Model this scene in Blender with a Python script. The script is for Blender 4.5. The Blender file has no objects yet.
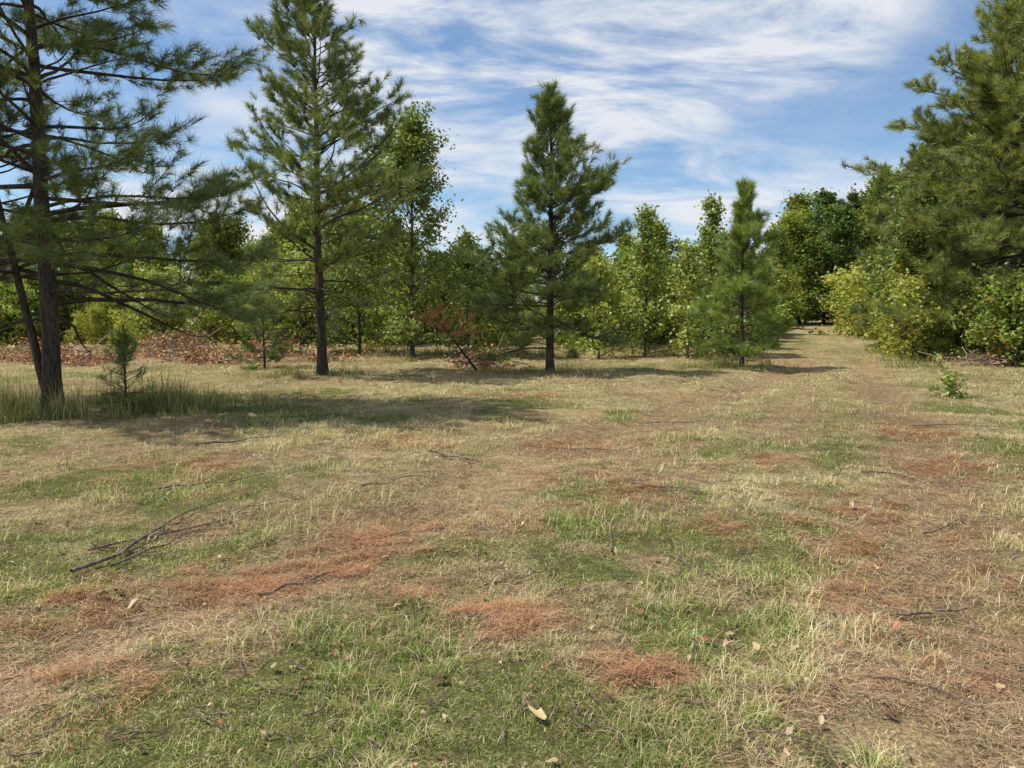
import bpy, math, numpy as np, time
from mathutils import Vector
R0=np.random.default_rng(7)
scene=bpy.context.scene

# ---------------------------------------------------------------- noise
_T=np.random.default_rng(3).random((256,256))
def vn(x,y):
    xi=np.floor(x).astype(int); yi=np.floor(y).astype(int)
    fx=x-xi; fy=y-yi
    fx=fx*fx*(3-2*fx); fy=fy*fy*(3-2*fy)
    a=_T[xi%256,yi%256]; b=_T[(xi+1)%256,yi%256]; c=_T[xi%256,(yi+1)%256]; d=_T[(xi+1)%256,(yi+1)%256]
    return (a*(1-fx)+b*fx)*(1-fy)+(c*(1-fx)+d*fx)*fy
def fbm(x,y,s=1.0,o=4,off=0.0):
    x=np.asarray(x,float)/s+off+50; y=np.asarray(y,float)/s+off*1.7+50
    r=0;a=.5;t=0
    for i in range(o):
        r=r+a*vn(x,y); t+=a; a*=.5
        x,y=x*1.9*0.8+y*1.9*0.6+7.3, -x*1.9*0.6+y*1.9*0.8+3.1
    return r/t
def sst(a,b,x):
    t=np.clip((x-a)/(b-a),0,1); return t*t*(3-2*t)
def dpoly(x,y,pts):
    d=np.full(np.shape(x),1e9)
    for (ax,ay),(bx,by) in zip(pts[:-1],pts[1:]):
        vx,vy=bx-ax,by-ay
        t=np.clip(((x-ax)*vx+(y-ay)*vy)/(vx*vx+vy*vy),0,1)
        d=np.minimum(d,np.hypot(x-ax-t*vx,y-ay-t*vy))
    return d
TR_L=[(-4.2,1.2),(-2.3,3.3),(-1.2,5.0),(-0.3,7.0),(1.5,10.5),(4.0,15),(7.8,21.5),(11.2,28),(19.6,47),(27,66)]
TR_R=[(1.2,1.2),(2.5,4.2),(5.1,9.1),(9.6,19.7),(13.2,28),(21.2,47),(28.6,66)]
TR_M=[(3.3,9.3),(7.0,18),(11.4,28)]
MID=[(12.2,28),(20.4,47),(27.8,66)]
SAND=[(0.75,12.8,.8,.5),(-.33,6.7,.5,.30),(0.25,8.3,.65,.35),(1.4,2.75,.26,.2),(-.05,7.3,.3,.4),(3.3,17,.8,.5),(10.3,24,1.2,.6),(-1.6,8.6,.35,.2),(2.2,10.2,.5,.2),(-4.5,17.5,.8,.4)]
RED=[(-.45,4.05,.20),(-1.7,4.4,.22),(1.25,6.7,.26),(-1.95,3.0,.2),(.55,7.6,.3),(2.95,5.0,.40),(-1.15,4.75,.24),(-.1,3.9,.18),(4.9,8.0,.45),(.1,5.9,.25),(-1.1,9.5,.4),(0.2,15.5,.6),(-.8,5.4,.30),(3.4,6.4,.45),(1.9,5.6,.25),(-2.6,4.0,.22),(2.3,4.2,.28),(5.6,10.5,.5),(-3.5,7.5,.35),(.9,9.5,.35),(2.6,8.2,.3),(1.9,3.4,.2),(.6,3.2,.15)]
def height(x,y):
    x=np.asarray(x,float); y=np.asarray(y,float)
    z=(fbm(x,y,3.0,3,1.0)-.5)*.20+(fbm(x,y,.55,3,2.0)-.5)*.10+(fbm(x,y,.12,2,4.0)-.5)*.035
    z=z+np.maximum(y-24,0)*.020
    z=z-.06*np.exp(-(dpoly(x,y,TR_R)/.35)**2)-.045*np.exp(-(dpoly(x,y,TR_L)/.4)**2)
    return z
def H1(x,y): return float(height(np.array([x]),np.array([y]))[0])
def fields(x,y):
    wob=(fbm(x,y,.8,3,9)-.5)
    tr=np.exp(-((dpoly(x,y,TR_R)+wob*.7)/.45)**2)
    tl=np.exp(-((dpoly(x,y,TR_L)+wob*.8)/.5)**2)
    tm=np.exp(-((dpoly(x,y,TR_M)+wob*.7)/.32)**2)*.55
    far=sst(34,26,y)
    n=fbm(x,y,1.6,4,20)
    n2=fbm(x,y,.45,4,25)
    dirt=np.clip(np.maximum(np.maximum(tr,tl),tm)*(.7+1.0*fbm(x,y,.4,4,31))*(.4+.6*far)+sst(.53,.67,n)*.6+sst(.54,.66,n2)*.6,0,1)
    slash=np.exp(-((x+13.5)/7)**2-((y-28)/3.0)**2)
    dirt=np.clip(dirt+slash*1.0*sst(.35,.55,n),0,1)
    sand=np.zeros(np.shape(x))
    for sx,sy,a,b in SAND:
        q=np.hypot((x-sx)/a,(y-sy)/b)+ (fbm(x,y,.3,4,41)-.5)*1.7
        sand=np.maximum(sand,sst(1.25,.6,q))
    red=np.zeros(np.shape(x))
    st=fbm(x*.6+y*.3,y*1.3-x*.6,.16,4,51)*.6+fbm(x,y,.5,3,56)*.4
    for sx,sy,a in RED:
        q=np.hypot((x-sx)/(a*2.2),(y-sy)/(a*1.8))
        red=np.maximum(red,sst(1.6,.1,q)*sst(.45,.60,st)*1.2)
    red=np.clip(red+.8*slash*sst(.42,.6,fbm(x,y,1,3,57)),0,1)
    green=sst(.45,.58,fbm(x,y,1.0,4,60)*.65+fbm(x,y,5,2,70)*.35)
    strip=np.exp(-(dpoly(x,y,[(2.2,5.5),(4.1,9.2),(8.3,19.5)])/.42)**2)
    green=np.clip(green+.6*strip*sst(.35,.6,n2)+ .4*sst(6,2.5,y)*sst(.45,.57,fbm(x,y,.7,3,77)),0,1)
    green=green*(1-.8*dirt)
    mid=np.exp(-(dpoly(x,y,MID)/1.6)**2)*sst(26,30,y)
    green=green*(1-.6*mid); dirt=dirt*(1-.5*mid)
    return dirt,sand,red,green

# ---------------------------------------------------------------- mesh helpers
def build(name,V,Q=None,T=None,C=None,mat=None,smooth=False,link=True):
    me=bpy.data.meshes.new(name)
    nq=0 if Q is None else len(Q); nt=0 if T is None else len(T)
    loops=[]
    if nq: loops.append(np.asarray(Q,np.int32).ravel())
    if nt: loops.append(np.asarray(T,np.int32).ravel())
    L=np.concatenate(loops)
    me.vertices.add(len(V)); me.vertices.foreach_set('co',np.asarray(V,np.float32).ravel())
    me.loops.add(len(L)); me.loops.foreach_set('vertex_index',L)
    me.polygons.add(nq+nt)
    st=np.concatenate([np.arange(nq)*4, nq*4+np.arange(nt)*3]).astype(np.int32)
    me.polygons.foreach_set('loop_start',st)
    if smooth: me.polygons.foreach_set('use_smooth',np.ones(nq+nt,bool))
    me.update(calc_edges=True)
    if C is not None:
        ca=me.color_attributes.new('Col','FLOAT_COLOR','POINT')
        c4=np.ones((len(V),4),np.float32); c4[:,:3]=C
        ca.data.foreach_set('color',c4.ravel())
    if mat: me.materials.append(mat)
    if not link: return me
    ob=bpy.data.objects.new(name,me); scene.collection.objects.link(ob)
    return ob
class Tubes:
    def __init__(s): s.V=[];s.Q=[];s.n=0
    def add(s,P,r,sides=5):
        P=np.asarray(P,float); n=len(P); r=np.asarray(r,float)
        d=np.gradient(P,axis=0); d/=np.linalg.norm(d,axis=1,keepdims=True)+1e-9
        ref=np.array([0,0,1.]) if abs(d[0,2])<.8 else np.array([1.,0,0])
        a=np.cross(d,ref); a/=np.linalg.norm(a,axis=1,keepdims=True)+1e-9
        b=np.cross(d,a)
        th=np.arange(sides)*2*math.pi/sides
        V=P[:,None,:]+r[:,None,None]*(np.cos(th)[None,:,None]*a[:,None,:]+np.sin(th)[None,:,None]*b[:,None,:])
        i=np.arange(n-1)[:,None]*sides; j=np.arange(sides)[None,:]; k=(j+1)%sides
        q=np.stack([i+j,i+k,i+sides+k,i+sides+j],-1).reshape(-1,4)+s.n
        s.V.append(V.reshape(-1,3)); s.Q.append(q); s.n+=n*sides
    def obj(s,name,mat,link=True):
        return build(name,np.concatenate(s.V),Q=np.concatenate(s.Q),mat=mat,smooth=True,link=link)
def unit(v): return v/(np.linalg.norm(v,axis=-1,keepdims=True)+1e-9)
def rdir(n,rng): return unit(rng.normal(size=(n,3)))

# ---------------------------------------------------------------- materials
def newmat(name):
    m=bpy.data.materials.new(name); m.use_nodes=True
    nt=m.node_tree; nt.nodes.clear(); o=nt.nodes.new('ShaderNodeOutputMaterial')
    return m,nt,o
def foliage_mat(name,trans=.3,gloss=.04,rough=.45,var=.25,tint=(1.25,1.2,.6)):
    m,nt,o=newmat(name); N=nt.nodes.new; L=nt.links.new
    at=N('ShaderNodeAttribute'); at.attribute_name='Col'; col=at.outputs['Color']
    if var>0:
        oi=N('ShaderNodeObjectInfo'); mr=N('ShaderNodeMapRange'); mr.inputs[3].default_value=1-var; mr.inputs[4].default_value=1+var
        L(oi.outputs['Random'],mr.inputs[0])
        mx=N('ShaderNodeVectorMath'); mx.operation='SCALE'; L(col,mx.inputs[0]); L(mr.outputs[0],mx.inputs['Scale']); col=mx.outputs[0]
    df=N('ShaderNodeBsdfDiffuse'); L(col,df.inputs[0]); cur=df.outputs[0]
    if trans>0:
        tm=N('ShaderNodeVectorMath'); tm.operation='MULTIPLY'; tm.inputs[1].default_value=tint; L(col,tm.inputs[0])
        tr=N('ShaderNodeBsdfTranslucent'); L(tm.outputs[0],tr.inputs[0])
        a=N('ShaderNodeMixShader'); a.inputs[0].default_value=trans; L(cur,a.inputs[1]); L(tr.outputs[0],a.inputs[2]); cur=a.outputs[0]
    if gloss>0:
        gl=N('ShaderNodeBsdfGlossy'); gl.inputs['Roughness'].default_value=rough; gl.inputs[0].default_value=(.9,.9,.9,1)
        b=N('ShaderNodeMixShader'); b.inputs[0].default_value=gloss; L(cur,b.inputs[1]); L(gl.outputs[0],b.inputs[2]); cur=b.outputs[0]
    L(cur,o.inputs[0]); return m
def bark_mat(name,c1,c2,scale=6):
    m,nt,o=newmat(name); N=nt.nodes.new; L=nt.links.new
    tc=N('ShaderNodeTexCoord'); mp=N('ShaderNodeMapping'); mp.inputs['Scale'].default_value=(1,1,.3); L(tc.outputs['Object'],mp.inputs[0])
    vo=N('ShaderNodeTexVoronoi'); vo.inputs['Scale'].default_value=scale*4; L(mp.outputs[0],vo.inputs[0])
    no=N('ShaderNodeTexNoise'); no.inputs['Scale'].default_value=scale; no.inputs['Detail'].default_value=6; L(mp.outputs[0],no.inputs[0])
    ad=N('ShaderNodeMath'); ad.operation='MULTIPLY'; L(vo.outputs['Distance'],ad.inputs[0]); L(no.outputs[0],ad.inputs[1])
    cr=N('ShaderNodeValToRGB'); cr.color_ramp.elements[0].position=.05; cr.color_ramp.elements[1].position=.4
    cr.color_ramp.elements[0].color=(*c1,1); cr.color_ramp.elements[1].color=(*c2,1); L(ad.outputs[0],cr.inputs[0])
    bu=N('ShaderNodeBump'); bu.inputs['Strength'].default_value=.8; bu.inputs['Distance'].default_value=.03; L(ad.outputs[0],bu.inputs['Height'])
    p=N('ShaderNodeBsdfPrincipled'); p.inputs['Roughness'].default_value=.9; L(cr.outputs[0],p.inputs['Base Color']); L(bu.outputs[0],p.inputs['Normal'])
    L(p.outputs[0],o.inputs[0]); return m
M_needle=foliage_mat('pine_needles',.30,.05,.4,.0,(1.25,1.2,.6))
M_leaf=foliage_mat('leaves',.34,.04,.5,.0)
M_leafbg=foliage_mat('leaves_distant',.33,.0,.5,.30)
M_grass=foliage_mat('grass_blades',.28,.0,.5,.0,(1.1,1.05,.75))
M_litter=foliage_mat('dry_litter',.0,.03,.5,.0)
M_bark=bark_mat('pine_bark',(.012,.009,.007),(.075,.05,.038))
M_bark2=bark_mat('hardwood_bark',(.03,.024,.018),(.11,.09,.07))
M_stick=bark_mat('dead_wood',(.06,.04,.028),(.24,.17,.12),10)
M_slash=bark_mat('weathered_wood',(.12,.085,.065),(.44,.35,.27),10)

# ---------------------------------------------------------------- ground
def ground():
    n=820
    u=np.linspace(-1,1,n); b=6.0; xs=260/np.sinh(b)*np.sinh(b*u)+1.0
    u2=np.linspace(-.80,1,n); ys=330/np.sinh(b)*np.sinh(b*u2)+4.5
    X,Y=np.meshgrid(xs,ys); Z=height(X,Y)
    V=np.stack([X,Y,Z],-1).reshape(-1,3)
    i=np.arange(n-1)[:,None]*n+np.arange(n-1)[None,:]
    Q=np.stack([i,i+1,i+n+1,i+n],-1).reshape(-1,4)
    d,s,r,g=fields(X,Y)
    straw=np.array([.68,.56,.28]); grn=np.array([.30,.32,.10]); drt=np.array([.60,.40,.215]); snd=np.array([.88,.64,.33]); red=np.array([.56,.24,.10])
    e=lambda a:a[...,None]
    C=straw*(.65+.7*e(fbm(X,Y,.3,3,80)))
    C=C*(1-e(g)*.85)+grn*e(g)*.85
    C=C*(1-e(d)*.85)+drt*(.7+.6*e(fbm(X,Y,1.2,3,83)))*e(d)*.85
    C=C*(1-e(r)*.62)+red*e(r)*.62
    C=C*(.68+.62*e(fbm(X,Y,.09,2,88)))
    C=C*(1-e(s)*.9)+snd*(.8+.3*e(fbm(X,Y,.2,3,89)))*e(s)*.9
    m,nt,o=newmat('dry_ground'); N=nt.nodes.new; L=nt.links.new
    at=N('ShaderNodeAttribute'); at.attribute_name='Col'
    tc=N('ShaderNodeTexCoord')
    n1=N('ShaderNodeTexNoise'); n1.inputs['Scale'].default_value=9; n1.inputs['Detail'].default_value=8; n1.inputs['Roughness'].default_value=.75; L(tc.outputs['Object'],n1.inputs[0])
    n2=N('ShaderNodeTexNoise'); n2.inputs['Scale'].default_value=60; n2.inputs['Detail'].default_value=5; n2.inputs['Roughness'].default_value=.75; L(tc.outputs['Object'],n2.inputs[0])
    m1=N('ShaderNodeMapRange'); m1.inputs[1].default_value=.34;m1.inputs[2].default_value=.62;m1.inputs[3].default_value=.50;m1.inputs[4].default_value=1.25; L(n1.outputs[0],m1.inputs[0])
    m2=N('ShaderNodeMapRange'); m2.inputs[1].default_value=.36;m2.inputs[2].default_value=.60;m2.inputs[3].default_value=.32;m2.inputs[4].default_value=1.25; L(n2.outputs[0],m2.inputs[0])
    mu=N('ShaderNodeMath'); mu.operation='MULTIPLY'; L(m1.outputs[0],mu.inputs[0]); L(m2.outputs[0],mu.inputs[1])  # noise mottling whose dark end paints small shadows between clumps into the colour
    sc=N('ShaderNodeVectorMath'); sc.operation='SCALE'; L(at.outputs['Color'],sc.inputs[0]); L(mu.outputs[0],sc.inputs['Scale'])
    bu=N('ShaderNodeBump'); bu.inputs['Strength'].default_value=.9; bu.inputs['Distance'].default_value=.035; L(mu.outputs[0],bu.inputs['Height'])
    p=N('ShaderNodeBsdfDiffuse'); L(sc.outputs[0],p.inputs[0]); L(bu.outputs[0],p.inputs['Normal']); L(p.outputs[0],o.inputs[0])
    build('ground',V,Q=Q,C=C.reshape(-1,3),mat=m,smooth=True)
ground()

# ---------------------------------------------------------------- blades
def blades(X,Y,h,w,tilt,col,rng,az=None):
    n=len(X)
    az=rng.random(n)*2*math.pi if az is None else az
    Z=height(X,Y)-.004
    base=np.stack([X,Y,Z],-1)
    hd=np.stack([np.cos(az),np.sin(az),0*az],-1)
    sd=np.stack([-np.sin(az),np.cos(az),0*az],-1)
    up=np.array([0,0,1.])
    e=lambda a:a[:,None]
    t1=tilt*.6; t2=np.minimum(tilt*1.45,1.62)
    mid=base+e(h*.5)*(e(np.sin(t1))*hd+e(np.cos(t1))*up)
    tip=mid+e(h*.5)*(e(np.sin(t2))*hd+e(np.cos(t2))*up)
    V=np.stack([base-sd*e(w*.5),base+sd*e(w*.5),mid+sd*e(w*.42),mid-sd*e(w*.42),tip],1).reshape(-1,3)
    k=np.arange(n)[:,None]*5
    Q=k+np.array([[0,1,2,3]]); T=k+np.array([[3,2,4]])
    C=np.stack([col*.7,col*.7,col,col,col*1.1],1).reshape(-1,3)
    return V,Q,T,np.minimum(C,.88)
def grass():
    rng=R0; N=680000
    d=1.9*(34/1.9)**rng.random(N)
    X=(rng.random(N)*2-1)*(.76*d+.7); Y=d
    D,S,RR,G=fields(X,Y)
    cl=fbm(X,Y,.11,3,101); cl2=fbm(X,Y,.4,3,104)
    keep=rng.random(N)<np.clip((1-.84*D)*(1-.97*S)*(1-.6*RR)*sst(.38,.56,cl*.6+cl2*.4)+.05,0,1)*(1-.75*S)
    X,Y,D,S,G,cl,d=[a[keep] for a in (X,Y,D,S,G,cl,d)]
    n=len(X)
    isg=rng.random(n)<(.16+.66*G)
    tall=sst(.50,.70,fbm(X,Y,.5,3,111))
    h=np.where(isg,.016+.036*rng.random(n),.025+.07*rng.random(n))*(.55+1.1*tall)*(1+.016*d)
    h*=np.where(cl>.6,1.35,1)
    w=(.0014+.00045*d)*(.7+.6*rng.random(n))*np.where(isg,1.15,.9)
    tilt=np.where(isg,.2+rng.random(n)*1.1,.65+rng.random(n)*.87)
    g1=np.array([.16,.215,.05]); g2=np.array([.37,.43,.13]); s1=np.array([.86,.74,.43]); s2=np.array([.42,.31,.165])
    a=rng.random((n,1)); hue=fbm(X,Y,2.5,3,121)[:,None]
    col=np.where(isg[:,None],g1*(1-a)+g2*a,s1*(1-a)+s2*a)*(.76+.56*hue)*(.7+.6*rng.random((n,1)))
    V,Q,T,C=blades(X,Y,h,w,tilt,col,rng)
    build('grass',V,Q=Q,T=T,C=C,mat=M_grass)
grass()
def tallgrass():
    rng=np.random.default_rng(12)
    parts=[]
    def patch(cx,cy,rx,ry,n,h0,gmix,w=.008):
        r=np.sqrt(rng.random(n)); t=rng.random(n)*6.283
        X=cx+r*np.cos(t)*rx; Y=cy+r*np.sin(t)*ry
        k=rng.random(n)<sst(.40,.60,fbm(X,Y,.45,3,131))*(1-r**3); X,Y,r=X[k],Y[k],r[k]; m=len(X)
        h=h0*(.2+.8*rng.random(m)**1.5)*(1-.6*r**2)*(.35+1.3*fbm(X,Y,.4,2,135))
        isg=rng.random((m,1))<gmix
        a=rng.random((m,1))
        col=np.where(isg,np.array([.14,.18,.05])*(1-a)+np.array([.32,.37,.12])*a,np.array([.68,.56,.31])*(1-a)+np.array([.38,.29,.16])*a)
        parts.append(blades(X,Y,h,np.full(m,w)*(.6+.8*rng.random(m)),rng.random(m)*1.1,col,rng))
    patch(-7.6,12.2,2.6,.9,8000,.75,.7,.008)
    patch(-6.0,12.8,1.4,.7,4500,.95,.75,.008)
    patch(-9.5,13.5,3,1.6,8000,.75,.7,.009)
    patch(-6.0,14.0,2.6,1.5,5500,.5,.6)
    patch(-5.6,21,2.4,1.0,6000,.5,.6,.011)
    patch(1.2,22.5,2.3,.9,3500,.35,.5,.011)
    patch(7.3,24.6,2.5,1.0,5000,.45,.6,.012)
    for i in range(40):
        x=-26+i*.95+rng.normal()*.4
        if x<10.0 and (x>-8 or x<-20 or rng.random()<.2): patch(x,28.6+rng.random()*4,1.5,1.3,1800,.3+.5*rng.random(),.25+.6*rng.random(),.014)
    for i in range(16):
        y=24+i*2.6; px=np.interp(y,[28,47,66],[11.9,20.4,27.8]) if y>=28 else 10.2+(y-24)*.43
        patch(px+2.9,y,1.1,1.5,1200,.4,.7,.016); patch(px-2.8,y+3,.9,1.5,900,.35,.6,.016)
    for i in range(260):
        y=2.5*(24/2.5)**rng.random(); x=(rng.random()*2-1)*.8*y; q=.06+.16*rng.random()
        patch(x,y,q,q*.8,int(130*(q/.18)),.085+.006*y,.35,.0020+.0004*y)
    o=0;V=[];Q=[];T=[];C=[]
    for v,q,t,c in parts:
        V.append(v);Q.append(q+o);T.append(t+o);C.append(c);o+=len(v)
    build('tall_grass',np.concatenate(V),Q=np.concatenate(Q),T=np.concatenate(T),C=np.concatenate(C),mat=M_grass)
tallgrass()

# ---------------------------------------------------------------- litter
def litter():
    rng=np.random.default_rng(21)
    N=300000
    d=1.9*(22/1.9)**rng.random(N); X=(rng.random(N)*2-1)*(.76*d+.6); Y=d
    D,S,RR,G=fields(X,Y)
    k=rng.random(N)<np.clip(.10+.6*D+.6*RR-.3*G,0,1)*(1-.92*S)*sst(.3,.6,fbm(X,Y,.22,3,141))
    X,Y,d,RR=X[k],Y[k],d[k],RR[k]
    hx=[];hy=[]
    for sx,sy,a in RED:
        m=int(3400*min(1,5/sy)+500)
        hx.append(sx+rng.normal(size=m)*a*1.6); hy.append(sy+rng.normal(size=m)*a*1.2)
    hx=np.concatenate(hx);hy=np.concatenate(hy); _,s2_,r2,_=fields(hx,hy); kk=rng.random(len(hx))<(r2*.85+.12)*(1-.9*s2_); hx,hy,r2=hx[kk],hy[kk],r2[kk]
    X=np.concatenate([X,hx]);Y=np.concatenate([Y,hy]);lift=np.concatenate([.008+.02*rng.random(len(d)),.01+.045*r2*rng.random(len(hx))])
    isred=np.concatenate([RR*.4,.3+.7*r2*rng.random(len(hx))])
    n=len(X); az=rng.random(n)*6.283; l=(.06+.09*rng.random(n)); w=.0011+.00033*Y
    hd=np.stack([np.cos(az),np.sin(az),(rng.random(n)-.5)*.35],-1); sd=np.stack([-np.sin(az),np.cos(az),0*az],-1)
    P=np.stack([X,Y,height(X,Y)+lift],-1)
    V=np.stack([P-hd*l[:,None]*.5-sd*w[:,None]*.5,P-hd*l[:,None]*.5+sd*w[:,None]*.5,P+hd*l[:,None]*.5],1).reshape(-1,3)
    T=np.arange(n)[:,None]*3+np.array([[0,1,2]])
    a=rng.random((n,1)); red=isred[:,None]
    c0=np.array([.66,.48,.28])*(1-a)+np.array([.28,.17,.09])*a; c1=np.array([.60,.26,.11])*(1-a)+np.array([.24,.085,.04])*a
    col=(c0*(1-red)+c1*red)*(.5+.85*rng.random((n,1)))
    build('pine_needle_litter',V,T=T,C=np.repeat(col,3,0),mat=M_litter)
    M=760
    d=2.2*(16/2.2)**rng.random(M); X=(rng.random(M)*2-1)*(.78*d+.3); Y=d; s=.008+.018*rng.random(M)**2
    cx=[.98,-.3,-.95,.7,-1.8,2.9,2.2,-2.1,-.15,1.35,1.1,1.05,1.2,1.55,-2.3,-2.25,.11]; cy=[3.55,3.1,4.7,3.9,3.6,6.2,3.2,4.0,6.3,3.4,3.65,3.5,3.5,2.9,4.05,4.1,2.78]; cs=[.045,.03,.03,.03,.03,.035,.03,.035,.03,.035,.035,.03,.03,.035,.04,.035,.044]
    X=np.concatenate([X,cx]);Y=np.concatenate([Y,cy]);s=np.concatenate([s,cs]); M=len(X)
    ang=np.linspace(0,2*math.pi,11)[:-1]
    V=[];T=[];C=[]
    Z=height(X,Y)
    for i in range(M):
        rad=np.array([1.3,.9,.85,.7,.6,.45,.6,.7,.85,.9])*(.75+.5*rng.random(10))
        az=rng.random()*6.283; tl=rng.normal()*.4; cu=.6+rng.random()*1.6
        px=np.concatenate([[0],np.cos(ang)*rad]); py=np.concatenate([[0],np.sin(ang)*rad*.75])
        pz=cu*.6*py**2+rng.normal(size=11)*.12+px*tl
        x=px*math.cos(az)-py*math.sin(az); y=px*math.sin(az)+py*math.cos(az)
        V.append(np.stack([X[i]+x*s[i],Y[i]+y*s[i],Z[i]+.02+pz*s[i]+abs(tl)*s[i]],-1))
        j=np.arange(10); T.append(np.stack([0*j,1+j,1+(j+1)%10],-1)+i*11)
        c=[np.array([.42,.28,.15]),np.array([.14,.08,.045]),np.array([.46,.34,.19]),np.array([.30,.12,.055])][rng.integers(4)]*(.7+.5*rng.random())
        if i==M-1: c=np.array([.62,.46,.23])
        C.append(np.tile(c,(11,1))*(.85+.3*rng.random((11,1))))
    build('fallen_leaves',np.concatenate(V),T=np.concatenate(T),C=np.concatenate(C),mat=M_litter)
litter()
def stick(tb,x0,y0,x1,y1,r,rng,lift=.02,twigs=3):
    n=9; t=np.linspace(0,1,n); L=math.hypot(x1-x0,y1-y0)
    X=x0+(x1-x0)*t; Y=y0+(y1-y0)*t
    px,py=-(y1-y0)/L,(x1-x0)/L; w=np.cumsum(rng.normal(size=n))*L*.022
    X=X+px*w;Y=Y+py*w; Z=height(X,Y)+lift+r+np.abs(rng.normal(size=n))*.008
    tb.add(np.stack([X,Y,Z],-1),r*(1-.65*t),6)
    for k in range(twigs):
        i=rng.integers(2,n-1); a=math.atan2(y1-y0,x1-x0)+rng.choice([-1,1])*(.4+.5*rng.random()); l=L*(.15+.2*rng.random())
        tt=np.linspace(0,1,4); xx=X[i]+np.cos(a)*l*tt; yy=Y[i]+np.sin(a)*l*tt
        tb.add(np.stack([xx,yy,Z[i]+tt*l*rng.random()*.25],-1),r*.45*(1-.6*tt),4)
rng=np.random.default_rng(5)
SP=[(-2.72,4.4,-2.6,6.0,.014,6),(-2.6,4.6,-2.35,5.9,.008,4),(-2.9,4.9,-2.0,6.2,.008,4),(-.95,8.6,-.3,7.9,.020,4),(2.19,4.07,2.6,4.1,.012,2),(-1.45,4.15,-1.15,4.75,.012,4),
    (1.3,4.6,1.0,5.2,.006,3),(-2.9,5.0,-2.3,4.8,.008,2),(.6,9.2,1.5,8.8,.011,3),(1.6,3.2,2.0,3.05,.006,2),(-.6,3.75,-.1,3.5,.007,3),(3.6,7.5,4.4,7.4,.010,3),
    (.7,5.0,.75,5.6,.007,2),(-3.8,9,-3.0,9.6,.013,3),(6.0,11,7.2,10.6,.011,3),(2.1,11.5,3.1,11.2,.011,3),(.9,2.7,1.25,2.6,.005,1),
    (1.1,6.8,1.7,6.5,.010,3),(-1.4,6.8,-.9,7.3,.009,3),(1.95,3.6,2.1,4.1,.006,2),(-.2,4.4,.3,4.7,.006,2),(3.2,5.6,3.8,5.9,.008,2),(-3.2,6.6,-2.4,7.1,.010,3)]
for a in SP:
    tb=Tubes(); stick(tb,*a[:5],rng,lift=.016,twigs=a[5]); tb.obj('fallen_branch',M_stick)
tb=Tubes()
for i in range(1250):
    d=2.4*(20/2.4)**rng.random(); x=(rng.random()*2-1)*.8*d; a=rng.random()*6.28; l=.05+.16*rng.random()
    stick(tb,x,d,x+math.cos(a)*l,d+math.sin(a)*l,.0016+.0035*rng.random(),rng,.012,rng.integers(0,2))
tb.obj('twigs',M_stick)

# ---------------------------------------------------------------- trees
def needles(P,D,S,n,w,rng,c1,c2,nl=.19):
    P=np.repeat(P,n,0);Dd=np.repeat(D,n,0);Sx=np.repeat(S,n)
    N=len(P); r=rdir(N,rng)
    dr=unit(Dd*.9+r*.8+np.array([0,0,.12]))
    b=P-Dd*(rng.random(N)*.2*Sx)[:,None]
    l=nl*Sx*(.7+.5*rng.random(N))
    sd=unit(np.cross(dr,rdir(N,rng)))*(w*(.7+.6*rng.random(N)))[:,None]
    tip=b+dr*l[:,None]; tip[:,2]-=.03*rng.random(N)
    V=np.stack([b-sd*.5,b+sd*.5,tip],1).reshape(-1,3)
    T=np.arange(N)[:,None]*3+np.array([[0,1,2]])
    m=len(S); tc=np.repeat(rng.random((m,1))**1.2,n,0)
    col=(c1*(1-tc)+c2*tc)*(.75+.5*rng.random((N,1)))
    return V,T,np.repeat(col,3,0)
def leaves(P,n,spread,size,rng,c1,c2,c3=None,flat=.8):
    m=len(P); Pp=np.repeat(P,n,0); N=len(Pp)
    Pp=Pp+rng.normal(size=(N,3))*spread*np.array([1,1,flat])
    nrm=unit(rng.normal(size=(N,3))*.8+np.array([0,0,.75])); a=unit(np.cross(nrm,rdir(N,rng))); b=np.cross(nrm,a)
    s=(size*(.6+.8*rng.random(N)))[:,None]
    V=np.stack([Pp-a*s*.5,Pp-b*s*.42+nrm*s*.06,Pp+a*s*.62,Pp+b*s*.42+nrm*s*.06],1).reshape(-1,3)
    Q=np.arange(N)[:,None]*4+np.array([[0,1,2,3]])
    tc=np.repeat(rng.random((m,1)),n,0); col=(c1*(1-tc)+c2*tc)*(.7+.6*rng.random((N,1)))
    if c3 is not None:
        k=rng.random(N)<c3[1]; col[k]=np.array(c3[0])*(.7+.6*rng.random((k.sum(),1)))
    return V,Q,np.repeat(col,4,0)
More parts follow.
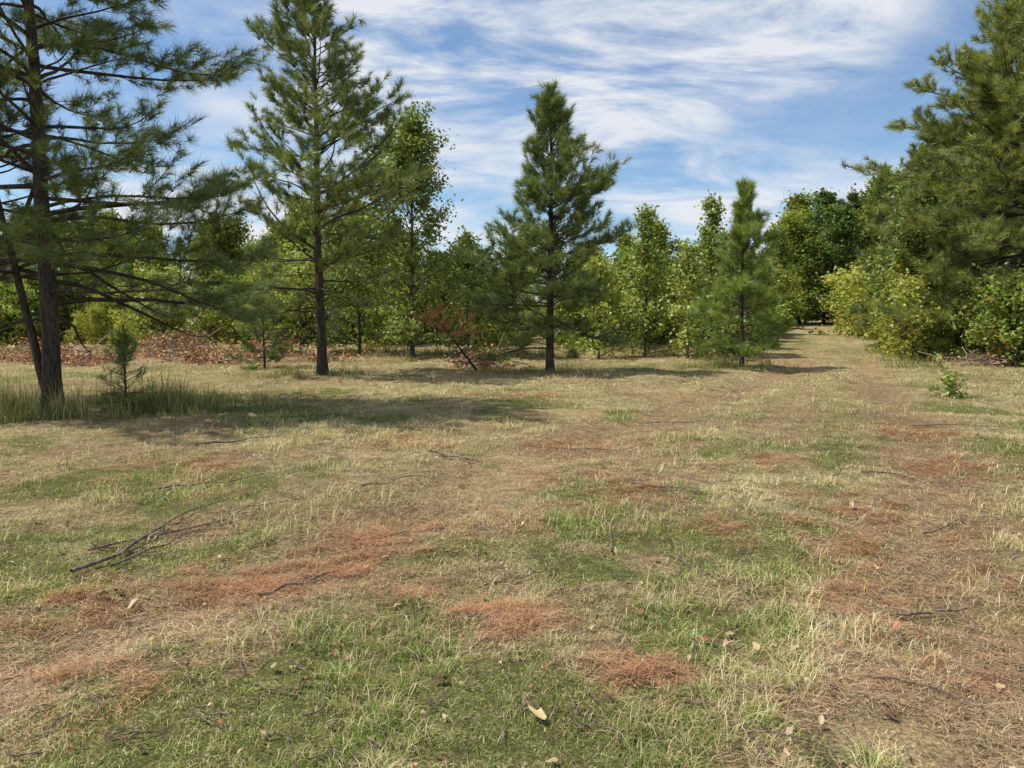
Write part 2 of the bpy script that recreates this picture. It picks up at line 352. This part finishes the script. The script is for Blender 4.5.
def skeleton(tb,H,R,cb,prof,rng,wh=.45,per=5,r0=None,e_lo=8,e_hi=55,bare=.35,step=.2,dead=0,lean=(0,0),tstep=.2,wob=.02,zbase=-.15,curve=.5,bw=1.0,lump=.35,gap=0.0):
    r0=r0 or H*.0125
    n=16; t=np.linspace(0,1,n)
    wx=np.cumsum(rng.normal(size=n))*wob*H/16+lean[0]*t; wy=np.cumsum(rng.normal(size=n))*wob*H/16+lean[1]*t
    wx-=wx[0];wy-=wy[0]
    TZ=zbase+t*(H-zbase)
    rr=r0*(1-t)**.85+.010; rr[0]*=1.35
    tb.add(np.stack([wx,wy,TZ],-1),rr,9)
    ph=rng.random(4)*6.28
    P=[];D=[]
    z=cb*H
    while z<H*.985:
        tt=(z-cb*H)/(H*(1-cb)); base=rng.random()*6.28; k=max(3,int(per+rng.integers(-1,2)))
        for j in range(k):
            if rng.random()<gap*(1-tt): continue
            zz=z+rng.normal()*.14
            if zz>=H*.99: continue
            az=base+j*6.283/k+rng.normal()*.3
            lm=1+lump*math.sin(az*2+ph[0]+zz*1.3)*math.sin(zz*2.1+ph[1]+az)
            L=R*np.interp(tt,prof[0],prof[1])*(.6+.55*rng.random())*lm
            if L<.12: L=.12
            e0=math.radians(e_lo+(e_hi-e_lo)*tt**1.2+rng.normal()*10)
            m=8; s=np.linspace(0,1,m)
            el=e0+np.sin(s*3.0)*-.18*(1-tt)+(s**2)*curve*(.3+.9*rng.random())*(1 if tt>.1 else .5)+np.cumsum(rng.normal(size=m))*.08
            azs=az+np.cumsum(rng.normal(size=m))*.12
            st=L/(m-1); dv=np.stack([np.cos(el)*np.cos(azs),np.cos(el)*np.sin(azs),np.sin(el)],-1)
            ox=np.interp(zz,TZ,wx);oy=np.interp(zz,TZ,wy)
            pts=np.vstack([[ox,oy,zz],np.array([ox,oy,zz])+np.cumsum(dv[:-1]*st,0)])
            rb=min(np.interp(zz,TZ,rr)*.4,.006+.0095*L)*bw
            tb.add(pts,rb*(1-.85*s)+.002,5)
            sbare=bare*(1-tt)+.12
            isdead=tt<dead and rng.random()<.75
            ns=int(L*(1-sbare)/step)+1
            for q in range(ns):
                ss=sbare+(1-sbare)*(q+rng.random()*.6)/ns
                if ss>=1: continue
                f=ss*(m-1);i=min(int(f),m-2);fr=f-i
                o=pts[i]*(1-fr)+pts[i+1]*fr; dd=dv[i]
                side=1 if q%2 else -1
                hz=np.array([-math.sin(azs[i]),math.cos(azs[i]),0])*side
                l=np.clip((.18+.34*(1-ss))*L,.15,1.1)*(.6+.6*rng.random())
                d0=unit(dd*.65+hz*.75+np.array([0,0,rng.normal()*.28+.08]))
                d1=unit(d0+dd*.35+np.array([0,0,.32 if not isdead else -.05]))
                p1=o+d0*l*.5; p2=p1+d1*l*.5
                tb.add([o,p1,p2],[.25*rb*(1-.5*ss)+.002,.004,.002],3)
                if isdead: continue
                nt=max(1,int(l*.85/tstep))
                for u in range(nt):
                    g=1-u*tstep/l
                    if g<.2 and u: break
                    pp=p1+(p2-p1)*(g-.5)*2 if g>.5 else o+(p1-o)*g*2
                    P.append(pp+rng.normal(size=3)*.03);D.append(unit((d1 if g>.5 else d0)+rng.normal(size=3)*.35))
            if not isdead:
                for u in range(3):
                    P.append(pts[-1]-dv[-1]*u*.14); D.append(unit(dv[-1]+rng.normal(size=3)*.3))
        z+=wh*(1-.35*tt)*(.75+.5*rng.random())
    for u in range(3): P.append(np.array([wx[-1],wy[-1],H-.13*u]));D.append(unit(np.array([0,0,1.])+rng.normal(size=3)*.2))
    return np.array(P),np.array(D)
def place(name,tb,V,F,C,x,y,mf,mb,quad):
    e=bpy.data.objects.new(name,None); scene.collection.objects.link(e); e.location=(x,y,H1(x,y))
    t=tb.obj('trunk_and_branches',mb); t.parent=e
    f=build('foliage',V,Q=F if quad else None,T=None if quad else F,C=C,mat=mf); f.parent=e
    return e
def densify(P,D,k,off,rng):
    Ps=[P];Ds=[D]
    while k>0:
        sel=rng.random(len(P))<min(k,1)*.9; k-=1
        r=rdir(sel.sum(),rng); r[:,2]=np.abs(r[:,2])*.6
        Ps.append(P[sel]+r*off*(.5+.6*rng.random((sel.sum(),1)))); Ds.append(unit(D[sel]+r*.6))
    return np.vstack(Ps),np.vstack(Ds)
def pine(x,y,H,R,cb,prof,seed,nn=42,w=.0075,c1=(.09,.13,.032),c2=(.25,.30,.085),size=1.0,name='pine_tree',extra=None,dens=1,doff=.17,nl=.19,**kw):
    rng=np.random.default_rng(seed); tb=Tubes()
    P,D=skeleton(tb,H,R,cb,prof,rng,**kw)
    if extra:
        P2,D2=extra(tb,rng); P=np.vstack([P,P2]);D=np.vstack([D,D2])
    P,D=densify(P,D,dens,doff,rng)
    S=size*(.75+.5*rng.random(len(P)))
    V,T,C=needles(P,D,S,nn,w,rng,np.asarray(c1),np.asarray(c2),nl)
    return place(name,tb,V,T,C,x,y,M_needle,M_bark,False)
def second_stem(tb,rng):
    sub=Tubes(); P,D=skeleton(sub,6.6,1.9,.35,([0,.5,1],[1,.8,.2]),rng,wh=.5,per=4,r0=.07,bare=.4,lean=(-1.5,.3))
    tb.V+=sub.V; tb.Q+=[q+tb.n for q in sub.Q]; tb.n+=sub.n
    return P,D
pine(-7.75,12.4,11.0,3.35,.15,([0,.08,.2,.5,.8,1],[.85,.98,1.0,.9,.65,.15]),11,nn=44,w=.0082,c1=(.09,.135,.036),c2=(.24,.30,.095),
     r0=.145,wh=.44,per=6,bare=.38,step=.20,dead=.07,e_lo=0,e_hi=46,extra=second_stem,tstep=.17,dens=.8,nl=.23,gap=.16,lump=.45)
pine(-5.4,21,10.6,2.7,.11,([0,.1,.35,.6,.85,1],[.65,.8,1,.85,.5,.08]),23,nn=40,w=.012,c1=(.10,.145,.038),c2=(.29,.345,.10),
     r0=.14,wh=.46,per=6,bare=.36,step=.22,dead=.12,e_lo=2,e_hi=52,tstep=.2,dens=.7,nl=.24,gap=.22,lump=.5)
pine(1.15,22.3,8.3,2.15,.10,([0,.1,.3,.55,.8,1],[.8,1,1,.75,.42,.10]),36,nn=40,w=.012,r0=.12,wh=.36,per=6,bare=.25,step=.19,e_lo=5,e_hi=58,
     c1=(.09,.14,.038),c2=(.255,.32,.092),tstep=.18,dens=.8,nl=.24,lump=.42,gap=.16)
pine(7.5,24.1,5.9,1.45,.10,([0,.15,.4,.7,1],[.8,1,.8,.5,.14]),47,nn=38,w=.013,r0=.07,wh=.34,per=5,bare=.15,step=.18,e_lo=5,e_hi=55,
     c1=(.14,.21,.044),c2=(.34,.44,.105),tstep=.18,dens=.9,nl=.23,lump=.45,gap=.15)
pine(18.5,27,17.0,4.6,.06,([0,.15,.35,.5,.75,1],[.8,1,.98,.8,.42,.08]),57,nn=36,w=.017,r0=.18,wh=.48,per=7,bare=.3,step=.25,e_lo=0,e_hi=48,
     c1=(.135,.175,.038),c2=(.38,.41,.11),size=1.15,tstep=.23,dens=.9,doff=.25,nl=.25,lump=.3,gap=.14)
pine(22.5,35,13.0,3.3,.1,([0,.2,.5,1],[.8,1,.8,.1]),58,nn=32,w=.022,wh=.5,per=6,bare=.3,step=.28,size=1.2,tstep=.24,doff=.25,nl=.22)
pine(19.8,36,10.6,2.6,.1,([0,.2,.5,1],[.8,1,.7,.1]),59,nn=32,w=.022,wh=.45,per=6,bare=.2,step=.28,size=1.2,tstep=.24,doff=.25,nl=.22)
pine(9.4,29.5,4.2,1.2,.08,([0,.2,.5,1],[.9,1,.7,.1]),60,nn=32,w=.018,wh=.4,per=5,bare=.15,step=.22,size=1.1)
pine(-6.45,12.3,1.5,.42,.15,([0,.3,1],[.9,1,.2]),61,nn=26,w=.006,r0=.012,wh=.2,per=4,bare=.2,step=.13,name='pine_sapling',size=.75,dens=.2)
pine(-8.2,24.5,2.7,1.1,.08,([0,.3,1],[1,.9,.2]),62,nn=32,w=.013,r0=.035,wh=.35,per=5,bare=.2,step=.2,name='pine_sapling')
pine(-1.0,23.2,1.5,1.3,.1,([0,.5,1],[1,.9,.5]),64,nn=22,w=.011,r0=.035,wh=.3,per=3,bare=.3,step=.25,name='dead_pine_branch',c1=(.32,.15,.06),c2=(.56,.30,.13),lean=(-1.2,-.3),dead=.3,dens=.3)

LC1=np.array([.11,.155,.032]);LC2=np.array([.28,.345,.08])
def broad(x,y,H,R,cb,prof,seed,nl=10,size=.12,spread=.16,c1=LC1,c2=LC2,c3=((.40,.33,.08),.04),name='broadleaf_tree',**kw):
    rng=np.random.default_rng(seed); tb=Tubes()
    k=dict(e_lo=25,e_hi=65,bare=.2,step=.25,wh=.42,per=5,tstep=.26,r0=H*.010,lump=.75,curve=.3,gap=.1); k.update(kw)
    P,D=skeleton(tb,H,R,cb,prof,rng,**k)
    V,Q,C=leaves(P,nl,spread,size,rng,np.asarray(c1),np.asarray(c2),c3)
    return place(name,tb,V,Q,C,x,y,M_leaf,M_bark2,True)
OV=([0,.15,.45,.75,1],[.6,.9,1,.7,.15]); CO=([0,.15,.5,1],[.8,1,.7,.1])
YG1=(.20,.25,.045);YG2=(.43,.48,.11)
broad(-3.9,29,8.8,2.5,.06,OV,101,name='sweetgum_tree',c1=(.12,.175,.036),c2=(.30,.37,.085),nl=13)
broad(-6.4,31,6.0,2.0,.05,OV,102)
broad(-1.9,32,5.0,1.6,.05,CO,103)
broad(5.4,30,5.9,1.2,.04,CO,104,name='sweetgum_sapling',c1=(.16,.22,.042),c2=(.36,.43,.10))
broad(8.2,31,6.4,1.3,.04,CO,105,name='sweetgum_sapling',c1=(.16,.215,.042),c2=(.34,.41,.10))
broad(3.4,29,4.0,1.4,.04,CO,106,name='sweetgum_sapling',c1=YG1,c2=YG2)
broad(6.7,28.2,4.2,1.2,.04,CO,107,name='sweetgum_sapling',c1=YG1,c2=YG2)
broad(10.2,34,4.8,1.4,.04,CO,108,name='sweetgum_sapling')
broad(14.9,27.5,2.7,1.5,.06,OV,109,name='shrub',c1=(.25,.29,.05),c2=(.50,.52,.12),e_lo=20,e_hi=70)
broad(16.2,30.0,4.8,1.8,.05,OV,110)
broad(17.9,32.5,7.6,2.2,.05,OV,111,c1=(.11,.165,.036),c2=(.27,.35,.08))
broad(17.2,25.4,2.2,1.3,.06,OV,112,name='shrub')
broad(-11,32,3.0,1.5,.05,OV,113,name='shrub',c1=YG1,c2=YG2)
broad(-9,31.5,3.8,1.6,.05,OV,114,name='shrub',c1=YG1,c2=YG2)
broad(-15.5,33,3.2,1.7,.05,OV,115,name='shrub',c1=YG1,c2=YG2)
broad(-.6,29.5,2.8,1.3,.05,OV,116,name='shrub',c1=YG1,c2=YG2)
broad(8.9,14.9,.36,.30,.1,OV,118,name='small_weed_plant',nl=5,size=.07,spread=.04,c1=(.22,.28,.06),c2=(.42,.47,.13),step=.08,tstep=.08,wh=.09,per=4,r0=.01,zbase=-.03,gap=0)

# ---------------------------------------------------------------- distant woods: instanced variants
def variant(kind,seed,c1=(.10,.145,.034),c2=(.27,.335,.083)):
    rng=np.random.default_rng(seed)
    tb=Tubes()
    if kind=='tree':
        H=10;R=2.6; P,D=skeleton(tb,H,R,.05,([0,.15,.4,.7,1],[.7,.95,1,.7,.15]),rng,wh=.65,per=5,e_lo=20,e_hi=65,bare=.25,step=.45,tstep=.45,wob=.05,lump=.9,gap=.1)
        V,F,C=leaves(P,13,.28,.22,rng,np.array(c1),np.array(c2),((.38,.30,.08),.03))
    elif kind=='pine':
        H=10;R=2.3; P,D=skeleton(tb,H,R,.12,([0,.2,.5,1],[.8,1,.8,.1]),rng,wh=.6,per=5,e_lo=8,e_hi=55,bare=.3,step=.36,tstep=.36,lump=.6)
        V,F,C=needles(P,D,1.5*(.75+.5*rng.random(len(P))),26,.03,rng,np.array([.08,.115,.034]),np.array([.22,.26,.08]))
    else:
        H=3;R=1.8; P,D=skeleton(tb,H,R,.04,([0,.2,.5,1],[.8,1,.85,.3]),rng,wh=.3,per=6,e_lo=15,e_hi=70,bare=.2,step=.3,tstep=.3,r0=.04,lump=.8)
        V,F,C=leaves(P,11,.20,.15,rng,np.array(c1)*1.4,np.array(c2)*1.35,((.50,.34,.10),.08))
    q=kind!='pine'
    return tb.obj('wood',M_bark2,link=False),build('leafage',V,Q=F if q else None,T=None if q else F,C=C,mat=M_leafbg,link=False),H
VAR={'tree':[variant('tree',201),variant('tree',202,(.16,.20,.042),(.37,.41,.10)),variant('tree',203,(.075,.125,.036),(.19,.27,.075))],
     'pine':[variant('pine',211+i) for i in range(2)],'bush':[variant('bush',221),variant('bush',222,(.16,.185,.038),(.34,.36,.085))]}
def mass(name,items):
    e=bpy.data.objects.new(name,None); scene.collection.objects.link(e)
    rng=np.random.default_rng(len(items))
    for k,x,y,h in items:
        w,f,H=VAR[k][rng.integers(len(VAR[k]))]; s=h/H; a=rng.random()*6.28; sx=s*(.85+.35*rng.random())
        for i,(me,nm) in enumerate(((w,'stem'),(f,'crown'))):
            o=bpy.data.objects.new(nm,me); scene.collection.objects.link(o); o.parent=e
            o.location=(x,y,H1(x,y)-.1); o.rotation_euler=(0,0,a); o.scale=(sx,sx,s)
rng=np.random.default_rng(77)
items=[]
def pathx(y): return np.interp(y,[24,28,47,66,80],[10.2,11.9,20.4,27.8,29])
def addb(kind,b,d,h):
    x=(b-512)/739*d
    if d<70:
        off=x-pathx(d)
        if -(3.2+h*.5)<off<(2.8+.1*h): return
    items.append((kind,x,d,h))
for i in range(50):
    b=-260+i*21+rng.normal()*9; d=42+rng.random()*10
    top=np.interp(b,[-260,0,100,200,330,480,600,700,800],[205,210,216,238,242,248,252,242,236])+rng.normal()*15
    addb('tree' if rng.random()<.8 else 'pine',b,d,1.4+(319-top)/739*d-.02*(d-24))
for i in range(32):
    b=-260+i*33+rng.normal()*10; d=54+rng.random()*14
    top=np.interp(b,[-260,0,200,480,600,800],[205,212,232,246,246,228])+rng.normal()*6
    addb('tree' if rng.random()<.7 else 'pine',b,d,1.4+(319-top)/739*d-.02*(d-24))
for i in range(26):
    b=775+i*9+rng.normal()*5; d=72+rng.random()*14
    top=np.interp(b,[775,800,830,860,900,1000],[222,208,194,188,172,150])+rng.normal()*9
    addb('tree' if rng.random()<.5 else 'pine',b,d,1.4+(319-top)/739*d-.02*(d-24))
for i in range(22):
    b=870+i*19+rng.normal()*7; d=43+rng.random()*16
    top=np.interp(b,[870,900,930,960,1000,1300],[215,185,155,130,95,40])+rng.normal()*14
    addb('tree' if rng.random()<.4 else 'pine',b,d,1.4+(319-top)/739*d-.02*(d-24))
for i in range(24):
    y=30+i*1.7; x=pathx(y)+3.0+rng.random()*2.5; items.append((['bush','bush','tree'][rng.integers(3)],x,y,2.2+rng.random()*2.6))
for i in range(18):
    y=36+i*2.; x=pathx(y)-4.4-rng.random()*2; items.append((['bush','tree'][rng.integers(2)],x,y,2.2+rng.random()*2.2))
for i in range(58):
    b=-260+i*18.4+rng.normal()*8; d=34+rng.random()*8+(2.5 if b<300 else 0)
    if b<790: addb('bush',b,d,1.0+rng.random()**1.5*3.0)
for i in range(14):
    y=22+i*.9; items.append(('bush',pathx(y)+6.5+rng.random()*5,y+2,1.4+rng.random()*1.6))
mass('distant_tree_line',items)

# ---------------------------------------------------------------- brush piles
def brush(name,x,y,rx,ry,h,n,seed,leafn=400,col=((.32,.13,.055),(.58,.31,.14))):
    rng=np.random.default_rng(seed); tb=Tubes(); pts=[]
    for i in range(n):
        cx=rng.normal()*rx*.55; cy=rng.normal()*ry*.6; a=rng.random()*6.28; l=.3+rng.random()**2*1.9; e=rng.normal()*.4
        top=h*math.exp(-(cx/rx)**2-(cy/ry)**2)*rng.random()
        t=np.linspace(-.5,.5,5); P=np.stack([cx+np.cos(a)*t*l,cy+np.sin(a)*t*l,.05+top+t*l*math.sin(e)],-1)+rng.normal(size=(5,3))*.03
        P[:,2]=np.maximum(P[:,2],.0); tb.add(P,np.linspace(1,.4,5)*(.008+.028*rng.random()**3),5); pts.append(P[rng.integers(5)])
    V,Q,C=leaves(np.array(pts),max(1,leafn//n),.18,.09,rng,np.array(col[0]),np.array(col[1]))
    place(name,tb,V,Q,C,x,y,M_litter,M_slash,True)
brush('brush_pile',-13.6,30,1.7,.8,1.0,140,301,1500)
brush('brush_pile',-9.6,29.5,1.3,.6,.7,80,302,1100)
brush('brush_pile',-17.5,27.5,2.0,.9,.7,110,303,1500)
brush('brush_pile',-11.2,26.8,1.6,.6,.35,50,307,1000)
brush('brush_pile',-15,25.5,1.5,.6,.35,50,309,900)
brush('brush_pile',-7.0,27.3,1.0,.5,.3,30,308,500)
brush('brush_pile',-.9,24.3,1.0,.6,.6,60,304,600)
brush('brush_pile',15.6,24.5,1.2,.6,.3,50,305,250)

# ---------------------------------------------------------------- light & sky
EL=math.radians(60); sd=Vector((-math.cos(EL),-.05,math.sin(EL)))
sl=bpy.data.lights.new('sun','SUN'); sl.energy=5.0; sl.angle=math.radians(.5); sl.color=(1,.965,.89)
so=bpy.data.objects.new('sun',sl); scene.collection.objects.link(so); so.rotation_euler=(-sd).to_track_quat('-Z','Y').to_euler()
w=bpy.data.worlds.new('World'); scene.world=w; w.use_nodes=True; nt=w.node_tree; nt.nodes.clear(); N=nt.nodes.new; L=nt.links.new
out=N('ShaderNodeOutputWorld'); bg=N('ShaderNodeBackground'); bg.inputs[1].default_value=.12
sky=N('ShaderNodeTexSky'); sky.sky_type='NISHITA'; sky.sun_disc=False; sky.sun_elevation=EL; sky.sun_rotation=math.radians(-90); sky.air_density=1.0; sky.dust_density=.3; sky.ozone_density=2.0
tc=N('ShaderNodeTexCoord'); sp=N('ShaderNodeSeparateXYZ'); L(tc.outputs['Generated'],sp.inputs[0])
def mth(op,a,b):
    m=N('ShaderNodeMath'); m.operation=op
    for i,v in enumerate((a,b)):
        if isinstance(v,(int,float)): m.inputs[i].default_value=v
        else: L(v,m.inputs[i])
    return m.outputs[0]
za=mth('ADD',mth('MAXIMUM',sp.outputs[2],0),.20)
cb=N('ShaderNodeCombineXYZ'); L(mth('DIVIDE',sp.outputs[0],za),cb.inputs[0]); L(mth('DIVIDE',sp.outputs[1],za),cb.inputs[1])
def cloud(rot,sc,scale,det,rough,dist,lo,hi,loc=(0,0,0)):
    mp=N('ShaderNodeMapping'); mp.inputs['Rotation'].default_value=(0,0,math.radians(rot)); mp.inputs['Scale'].default_value=sc; mp.inputs['Location'].default_value=loc; L(cb.outputs[0],mp.inputs[0])
    no=N('ShaderNodeTexNoise'); no.inputs['Scale'].default_value=scale; no.inputs['Detail'].default_value=det; no.inputs['Roughness'].default_value=rough; no.inputs['Distortion'].default_value=dist; L(mp.outputs[0],no.inputs[0])
    mr=N('ShaderNodeMapRange'); mr.interpolation_type='SMOOTHSTEP'; mr.inputs[1].default_value=lo; mr.inputs[2].default_value=hi; L(no.outputs[0],mr.inputs[0]); return mr.outputs[0]
big=cloud(0,(1,.8,1),.85,4,.5,.3,.37,.57,(2.35,.4,0))
wis=cloud(40,(.8,1.4,1),1.9,10,.63,.5,.36,.62)
fin=cloud(20,(.6,1.5,1),4,8,.60,.4,.38,.72,(3,1,0))
c=mth('MULTIPLY',big,mth('ADD',mth('MULTIPLY',wis,.85),mth('MULTIPLY',fin,.35)))
c=mth('MINIMUM',mth('ADD',c,mth('MULTIPLY',wis,.16)),.93)
tn=N('ShaderNodeVectorMath'); tn.operation='MULTIPLY'; tn.inputs[1].default_value=(.92,1.07,1.17); L(sky.outputs[0],tn.inputs[0])
mx=N('ShaderNodeMix'); mx.data_type='RGBA'; L(c,mx.inputs[0]); L(tn.outputs[0],mx.inputs[6]); mx.inputs[7].default_value=(6.9,7.1,7.5,1)
L(mx.outputs[2],bg.inputs[0]); L(bg.outputs[0],out.inputs[0])

# ---------------------------------------------------------------- camera
cam=bpy.data.cameras.new('camera'); cam.lens=26; cam.sensor_width=36; cam.clip_end=2000; cam.clip_start=.05
co=bpy.data.objects.new('camera',cam); scene.collection.objects.link(co); co.location=(0,0,1.6); co.rotation_euler=(math.radians(85),0,0)
scene.camera=co
scene.view_settings.view_transform='Standard'; scene.view_settings.look='None'; scene.view_settings.exposure=0
